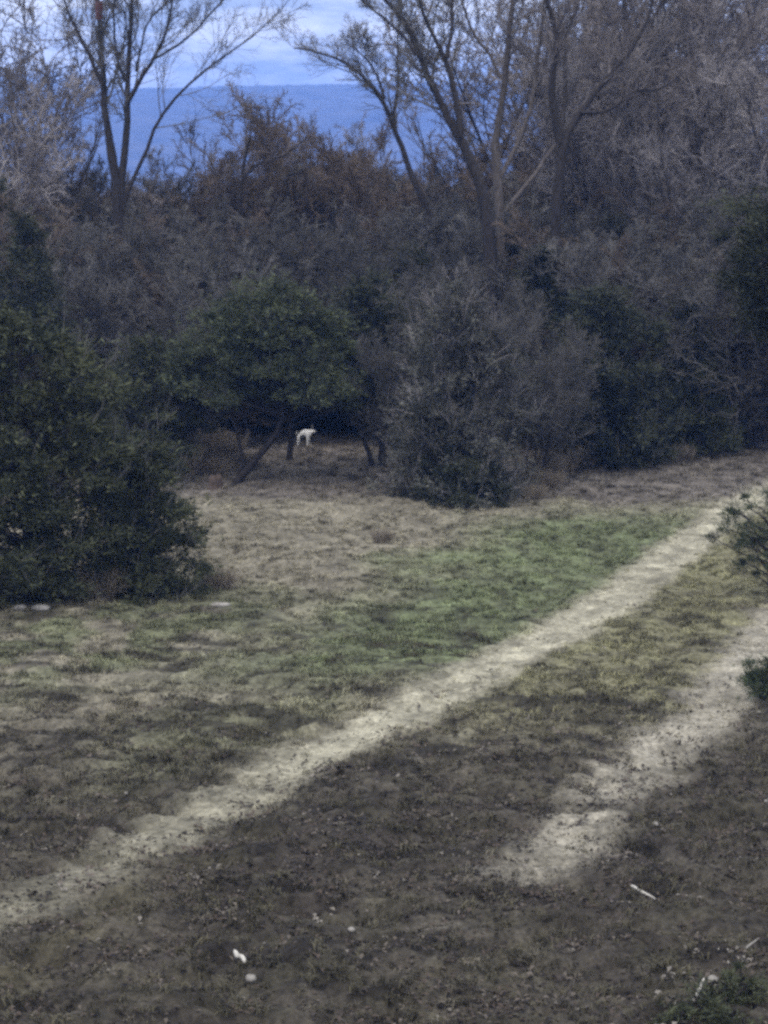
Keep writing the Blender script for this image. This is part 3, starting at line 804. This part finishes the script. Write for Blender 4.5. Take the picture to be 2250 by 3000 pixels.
def put(T, px, py, s, label, group=None):
    p = gp(px, py); loc = (p[0], p[1], zat(p[0], p[1])[0])
    if T.name not in used:
        used.add(T.name); T.location = loc; T.scale = (s, s, s); T['label'] = label
        if group: T['group'] = group
        return T
    return dup(T, loc, rt.uniform(0, 6.28), s, label, group)
GB = 'pale dry brush left of the leaning trunk'
for px, py, s in [(480, 1375, 1.0), (545, 1400, .9), (600, 1370, 1.0), (640, 1395, .8), (720, 1372, .7), (560, 1350, 1.1), (440, 1400, .8), (660, 1350, .9)]:
    put(B1 if s > .85 else B2, px, py, s, 'pale dry leafless brush clump left of the leaning dark trunk', GB)
GB2 = 'dry brush right of the grey-green bushy cedar'
for px, py, s in [(1575, 1405, 1.0), (1640, 1385, 1.1), (1700, 1375, .9), (1610, 1440, .7), (1560, 1460, .6)]:
    put(B2, px, py, s, 'greyish dry brush clump between the grey-green and the near-black cedar', GB2)
GB3 = 'dry brush at the foot of the right cedars'
for px, py, s in [(1990, 1355, .7), (2060, 1330, .7), (2170, 1290, .8), (2230, 1300, .7)]:
    put(B2, px, py, s, 'low pale dry brush clump at the foot of the right-hand cedars', GB3)
put(B2, 1118, 1590, .45, 'single dry weed clump standing in the pale upper field')
put(B1, 640, 1730, .6, 'dry weed clump at the right foot of the left cedars')
put(B1, 300, 1770, .7, 'dry stems standing against the big left cedar')

# ------------------------------------------------------------ stump, sticks, stones
def lump(name, px, py, sx, sy, sz, label, cat, mat, seed, rz=0, sink=.3):
    rng = np.random.default_rng(seed)
    V = []; F = []; nu, nv = 10, 6
    for j in range(nv + 1):
        ph = math.pi * j / nv
        for i in range(nu):
            th = 2 * math.pi * i / nu
            k = 1 + rng.uniform(-.16, .16)
            V.append((math.sin(ph) * math.cos(th) * sx * k, math.sin(ph) * math.sin(th) * sy * k, math.cos(ph) * sz * k))
    for j in range(nv):
        for i in range(nu): F.append((j * nu + i, (j + 1) * nu + i, (j + 1) * nu + (i + 1) % nu, j * nu + (i + 1) % nu))
    o = link_mesh(name, V, F, mat, smooth=True)
    p = gp(px, py); o.location = (p[0], p[1], zat(p[0], p[1])[0] + sz * (1 - 2 * sink) + .02); o.rotation_euler = (0, 0, rz)
    return tag(o, label, cat)
def stick(name, pa, pb, r, label, mat, cat='stick', fork=None, lift=.07):
    rng = np.random.default_rng(int(pa[0]))
    a_ = gp(*pa); b_ = gp(*pb)
    n = 7; t = np.linspace(0, 1, n)[:, None]
    P = a_ * (1 - t) + b_ * t
    P[:, 2] = zat(P[:, 0], P[:, 1]).max() + lift
    P[1:-1] += rng.normal(size=(n - 2, 3)) * r * .35
    c = P.mean(0)
    Rr = r * (1.15 - .5 * np.linspace(0, 1, n)) * (1 + rng.normal(size=n) * .08); Rr[0] *= .6; Rr[-1] *= .6
    parts = [tubes((P - c)[None], Rr[None], 7)]
    if fork:
        q = np.array([P[2], P[2] + np.array(fork) * .5, P[2] + np.array(fork)]) - c
        parts.append(tubes(q[None], np.array([[r * .6, r * .5, r * .3]]), 6))
    V, F = merge(parts)
    o = link_mesh(name, V, F, mat, smooth=True); o.location = c
    return tag(o, label, cat)
stick('stick', (1850, 2625), (1920, 2665), .028, 'white broken stick lying on dark litter, lower right', M['pale_wood'], fork=(-.08, .10, .04))
rl = np.random.default_rng(64)
for k_ in range(34):          # pale dead leaves caught among the corner weeds
    px = rl.uniform(1880, 2250); py = rl.uniform(2740, 2990)
    if px + py < 4850: continue
    p_ = gp(px, py); s_ = rl.uniform(.03, .055); lv = []; lf = []
    for i in range(9):
        th = i / 9 * 6.283; rr = 1 + .25 * math.cos(2 * th) + rl.uniform(-.1, .1)
        lv.append((math.cos(th) * s_ * rr, math.sin(th) * s_ * rr * .7, s_ * .5 * math.cos(2 * th)))
    lv.append((0, 0, -.01)); lf = [(i, (i + 1) % 9, 9) for i in range(9)]
    o = link_mesh('fallen_leaf', lv, lf, M['pale_stone']); o.location = (p_[0], p_[1], zat(p_[0], p_[1])[0] + .03)
    o.rotation_euler = (rl.uniform(-.5, .5), rl.uniform(-.5, .5), rl.uniform(0, 6))
    tag(o, 'small pale curled dead leaf among the stones and weeds of the bottom right corner', 'leaf', 'pale dead leaves in the bottom right corner')
stick('stick', (688, 2815), (720, 2852), .042, 'short white stick at bottom, the upper of two pale pieces', M['pale_wood'])
lump('wood_chip', 735, 2878, .095, .08, .07, 'pale rounded wood chip just below the short white stick', 'wood chip', M['pale_stone'], 3)
stick('stick', (2185, 2800), (2222, 2770), .018, 'dull stubby stick at the lower right edge', M['pale_stone'])
stick('stick', (2040, 2960), (2062, 2905), .026, 'pale upright-looking stick near the bottom right corner', M['pale_wood'], lift=.06)
for i, (px, py, s, lab) in enumerate([
    (2015, 2775, .085, 'oval pale stone below the white broken stick'),
    (1970, 2845, .075, 'pale angular stone, lowest left of the corner stones'),
    (2088, 2872, .095, 'largest pale stone, near the bottom right weeds'),
    (2170, 2885, .070, 'pale stone half hidden in the corner weeds'),
    (2105, 2905, .045, 'tiny pale stone under the largest one'),
    (1995, 2755, .045, 'tiny pale stone touching the oval one'),
    (2225, 2935, .060, 'pale stone at the very right edge near the corner'),
    (1920, 2412, .070, 'pale stone on the dark bank right of the broken track'),
    (2245, 2340, .060, 'whitish stone cut by the right edge'),
    (2222, 2096, .065, 'whitish stone below the small dark edge shrub'),
    (1370, 2372, .050, 'small pale stone left of the broken track'),
    (112, 2158, .050, 'small white stone in the left field'),
    (185, 2432, .050, 'small pale stone left of the long track'),
    (370, 2350, .045, 'small pale stone beside the long track edge'),
    (1030, 2728, .070, 'pale grey stone in the dark lower middle'),
    (1185, 2578, .045, 'small whitish stone in the dark middle litter'),
    ]):
    lump('stone', px, py, s, s * .8, s * .62, lab, 'stone', M['pale_stone'], 300 + i, rz=i * 1.3)
lump('stone', 122, 1815, .26, .2, .12, 'flat pale stone in front of the big left cedar', 'stone', M['pale_stone'], 341)
lump('stone', 60, 1808, .22, .16, .10, 'dull pale stone left of the flat one by the left cedar', 'stone', M['pale_stone'], 342)
lump('stone', 645, 1788, .30, .16, .08, 'thin pale slab at the right foot of the left cedars', 'stone', M['pale_stone'], 343)
# stump
p = gp(630, 1440); zz = zat(p[0], p[1])[0]
rngs = np.random.default_rng(9); V = []; F = []
for j, (hh, rr) in enumerate([(-.1, .36), (.1, .30), (.3, .27), (.5, .26), (.56, .22), (.54, .02)]):
    for i in range(12):
        th = i / 12 * 6.283; k = 1 + .14 * math.sin(3 * th + 1) + rngs.uniform(-.06, .06)
        V.append((math.cos(th) * rr * k, math.sin(th) * rr * k, hh + (.06 * math.sin(th * 2) if j > 2 else 0)))
F = [(j * 12 + i, j * 12 + (i + 1) % 12, (j + 1) * 12 + (i + 1) % 12, (j + 1) * 12 + i) for j in range(5) for i in range(12)]
o = link_mesh('tree_stump', V, F, M['stump'], smooth=True); o.location = (p[0], p[1], zz)
tag(o, 'dark round stump at the foot of the leaning trunk', 'stump')

# ------------------------------------------------------------ the white animal
def animal():
    p = gp(893, 1310); Ya = p[1]
    s = Ya / FPX                                       # metres per photo pixel there
    base = np.array([p[0], Ya, zat(p[0], Ya)[0]])
    root = empty('white_animal', base, 'small white four-legged animal standing on the rise under the cedars', 'animal', rz=R(-8))
    # skeleton: x to the right, z up, 1 unit = the body length; head to the right
    k = 58 * s; kx = 45 * s
    vs = [(-.40, 0, .77, .165), (-.18, 0, .77, .185), (.08, 0, .77, .185), (.30, 0, .77, .175),          # spine 0-3
          (.43, 0, .82, .130), (.53, 0, .87, .100), (.63, 0, .84, .070), (.72, 0, .80, .045),            # neck, head 4-7
          (-.40, .10, .55, .100), (-.35, .11, .38, .055), (-.43, .11, .24, .040), (-.40, .11, .04, .035), (-.36, .11, .02, .032),   # hind leg 8-12
          (-.42, -.10, .55, .100), (-.40, -.11, .38, .055), (-.47, -.11, .24, .040), (-.45, -.11, .04, .035), (-.41, -.11, .02, .032),
          (.27, .09, .56, .080), (.28, .09, .32, .042), (.27, .09, .05, .034), (.31, .09, .02, .032),     # fore leg 18-21
          (.22, -.09, .56, .080), (.20, -.09, .32, .042), (.17, -.09, .05, .034), (.21, -.09, .02, .032)]
    es = [(0, 1), (1, 2), (2, 3), (3, 4), (4, 5), (5, 6), (6, 7), (0, 8), (8, 9), (9, 10), (10, 11), (11, 12), (0, 13), (13, 14), (14, 15), (15, 16), (16, 17),
          (3, 18), (18, 19), (19, 20), (20, 21), (3, 22), (22, 23), (23, 24), (24, 25)]
    me = bpy.data.meshes.new('body'); me.from_pydata([(a * kx, b * k, c * k) for a, b, c, _ in vs], es, [])
    o = bpy.data.objects.new('body', me); C.objects.link(o); o.parent = root
    me.materials.append(M['white_fur'])
    md = o.modifiers.new('skin', 'SKIN')
    for i, v in enumerate(vs): me.skin_vertices[0].data[i].radius = (v[3] * k, v[3] * k)
    me.skin_vertices[0].data[0].use_root = True
    md.use_smooth_shade = True
    sb = o.modifiers.new('sub', 'SUBSURF'); sb.levels = 2; sb.render_levels = 2
    def cone(name, pts, rad, mat):
        V, F = tubes(np.array([pts]) * np.array([kx, k, k]), np.array([rad]) * k, 6)
        link_mesh(name, V, F, mat, root, smooth=True)
    cone('ear', [(.50, .05, 1.00), (.49, .10, 1.10), (.47, .13, 1.17)], [.035, .035, .008], M['grey_fur'])
    cone('ear', [(.50, -.05, 1.00), (.49, -.10, 1.10), (.48, -.13, 1.17)], [.035, .035, .008], M['grey_fur'])
    cone('tail', [(-.48, 0, .84), (-.55, 0, .78), (-.57, 0, .66)], [.035, .030, .012], M['white_fur'])
    cone('muzzle', [(.69, 0, .87), (.73, 0, .855), (.75, 0, .85)], [.040, .036, .012], M['grey_fur'])
animal()

# ------------------------------------------------------------ grass tufts and leaf litter, scattered with geometry nodes
def tuft_mesh(name, seed, n, h, spread, wdt, mat):
    rng = np.random.default_rng(seed); V = []; F = []
    for i in range(n):
        a_ = rng.uniform(0, 6.28); r = rng.random() ** .6 * spread
        b_ = np.array([math.cos(a_) * r, math.sin(a_) * r, -.01]); th = rng.uniform(0, 6.28)
        lean = np.array([math.cos(th), math.sin(th), 0]) * rng.uniform(.2, 1.0) * h; hh = h * rng.uniform(.5, 1.1)
        q = np.array([-math.sin(th), math.cos(th), 0]) * wdt * rng.uniform(.6, 1.3)
        m_ = b_ + lean * .35 + np.array([0, 0, hh * .65]); t_ = b_ + lean + np.array([0, 0, hh * rng.uniform(.6, 1.0)])
        k = len(V); V += [b_ - q, b_ + q, m_ + q * .8, m_ - q * .8, t_]; F += [(k, k + 1, k + 2, k + 3), (k + 3, k + 2, k + 4)]
    me = bpy.data.meshes.new(name); me.from_pydata([tuple(map(float, v)) for v in V], [], F); me.materials.append(mat)
    return bpy.data.objects.new(name, me)
def leaf_mesh(name, seed, mat, n=5):
    rng = np.random.default_rng(seed); V = []; F = []
    for i in range(n):
        c = np.array([rng.uniform(-.2, .2), rng.uniform(-.2, .2), rng.uniform(.0, .03)]); th = rng.uniform(0, 6.28); s = rng.uniform(.03, .055)
        u = np.array([math.cos(th), math.sin(th), rng.uniform(-.5, .5)]) * s; v = np.array([-math.sin(th), math.cos(th), rng.uniform(-.5, .5)]) * s * .6
        up = np.array([0, 0, s * rng.uniform(.2, .6)]); k = len(V)
        V += [c - u, c - v + up, c + u * 1.1, c + v + up, c]; F += [(k, k + 1, k + 4), (k + 1, k + 2, k + 4), (k + 2, k + 3, k + 4), (k + 3, k, k + 4)]
    me = bpy.data.meshes.new(name); me.from_pydata([tuple(map(float, v)) for v in V], [], F); me.materials.append(mat)
    return bpy.data.objects.new(name, me)
def scatter(name, P, scale, tint, templates, label, seed):
    n = len(P); rng = np.random.default_rng(seed)
    me = bpy.data.meshes.new(name); me.vertices.add(n); me.vertices.foreach_set('co', P.astype(np.float32).ravel())
    def attr(k, kind, arr, f): a_ = me.attributes.new(k, kind, 'POINT'); a_.data.foreach_set(f, np.asarray(arr, dtype=np.float32).ravel())
    attr('tint', 'FLOAT_COLOR', np.c_[tint, np.ones(n)], 'color')
    attr('siz', 'FLOAT', scale, 'value')
    attr('rot', 'FLOAT_VECTOR', np.c_[rng.normal(size=n) * .12, rng.normal(size=n) * .12, rng.uniform(0, 6.28, n)], 'vector')
    attr('pick', 'FLOAT', rng.integers(0, len(templates), n), 'value')
    o = bpy.data.objects.new(name, me); C.objects.link(o)
    g = bpy.data.node_groups.new(name, 'GeometryNodeTree')
    g.interface.new_socket('Geometry', in_out='INPUT', socket_type='NodeSocketGeometry'); g.interface.new_socket('Geometry', in_out='OUTPUT', socket_type='NodeSocketGeometry')
    n_ = g.nodes.new; l_ = g.links.new
    gi = n_('NodeGroupInput'); go = n_('NodeGroupOutput')
    gti = n_('GeometryNodeGeometryToInstance')
    for T in templates:
        oi = n_('GeometryNodeObjectInfo'); oi.inputs['Object'].default_value = T; oi.inputs['As Instance'].default_value = True
        l_(oi.outputs['Geometry'], gti.inputs[0])
    ip = n_('GeometryNodeInstanceOnPoints'); ip.inputs['Pick Instance'].default_value = True
    def na(k, dt):
        a_ = n_('GeometryNodeInputNamedAttribute'); a_.data_type = dt; a_.inputs['Name'].default_value = k; return a_.outputs['Attribute']
    l_(gi.outputs[0], ip.inputs['Points'])
    jn = n_('GeometryNodeJoinGeometry')
    g.nodes.remove(gti)
    for nd in [x for x in g.nodes if x.bl_idname == 'GeometryNodeObjectInfo']: l_(nd.outputs['Geometry'], jn.inputs[0])
    l_(jn.outputs[0], ip.inputs['Instance'])
    l_(na('siz', 'FLOAT'), ip.inputs['Scale']); l_(na('rot', 'FLOAT_VECTOR'), ip.inputs['Rotation']); l_(na('pick', 'FLOAT'), ip.inputs['Instance Index'])
    l_(ip.outputs[0], go.inputs[0])
    md = o.modifiers.new('scatter', 'NODES'); md.node_group = g
    return tag(o, label, kind='stuff')

rg = np.random.default_rng(99)
def candidates(dens_near, dens_far, half=.24, y0=29.0, y1=122.0):
    out = []
    for ya in np.arange(y0, y1, 3.0):
        wd = half * (ya + 3) + 1.5; dn = dens_near + (dens_far - dens_near) * sm(np.array(ya), 34, 90)
        n = int(wd * 2 * 3 * dn)
        out.append(np.c_[rg.uniform(-wd, wd, n), rg.uniform(ya, ya + 3, n)])
    return np.concatenate(out)
Q = candidates(46, 22)
x, y = Q[:, 0], Q[:, 1]
col, a1, a2, lt, gr = ground_colour(x, y)
nG = fbm(x * 1.3 + 9, y * 1.3, 171, 3)
dens = (0.55 + .45 * gr) * (1 - .75 * a1) * (1 - .6 * a2) * (1 - .15 * lt) * sm(nG, .22, .55)
keep = rg.random(len(x)) < dens
x, y, col, lt, gr, nG, a1, a2 = [v[keep] for v in (x, y, col, lt, gr, nG, a1, a2)]
z = height(x, y) + fine(x, y)
siz = rg.uniform(.55, 1.35, len(x)) * (0.6 + .9 * nG) * (1 - .4 * np.maximum(a1, a2)) * (1 + .25 * sm(y, 86, 90))
var = rg.uniform(.42, 1.75, (len(x), 1)) 
tint = np.clip(np.maximum(col, np.array([[.046, .043, .031]])) * var * np.array([1.08, 1.08, 1.0]), 0, .6)
blades = [tuft_mesh('grass_tuft', 1, 16, .12, .10, .008, M['blade']), tuft_mesh('grass_tuft', 2, 20, .085, .14, .008, M['blade']), tuft_mesh('grass_tuft', 3, 12, .17, .08, .008, M['blade'])]
scatter('grass', np.c_[x, y, z], siz, tint, blades, 'short patchy winter grass over the field', 1)
Q = candidates(44, 3)
x, y = Q[:, 0], Q[:, 1]
col, a1, a2, lt, gr = ground_colour(x, y)
keep = rg.random(len(x)) < np.clip(lt * .9 + .06 + .5 * sm(y, 88, 92), 0, 1) * (.15 + .85 * sm(fbm(x * .9, y * 1.8, 211, 3), .42, .60)) * (1 - .7 * a1) * (1 - .6 * a2)
x, y = x[keep], y[keep]
z = height(x, y) + fine(x, y) + .012
pal = np.array([(.052, .041, .034), (.026, .022, .020), (.085, .074, .063), (.018, .016, .015), (.14, .13, .115), (.040, .034, .031)])
pk = rg.choice(len(pal), len(x), p=[.24, .25, .15, .2, .04, .12])
leaves = [leaf_mesh('fallen_leaf', 7, M['litter']), leaf_mesh('fallen_leaf', 8, M['litter'], 4), leaf_mesh('fallen_leaf', 9, M['litter'], 6)]
scatter('leaf_litter', np.c_[x, y, z], rg.uniform(.7, 1.35, len(x)), pal[pk] * rg.uniform(.8, 1.2, (len(x), 1)), leaves, 'fallen brown leaves strewn over the bare ground', 2)
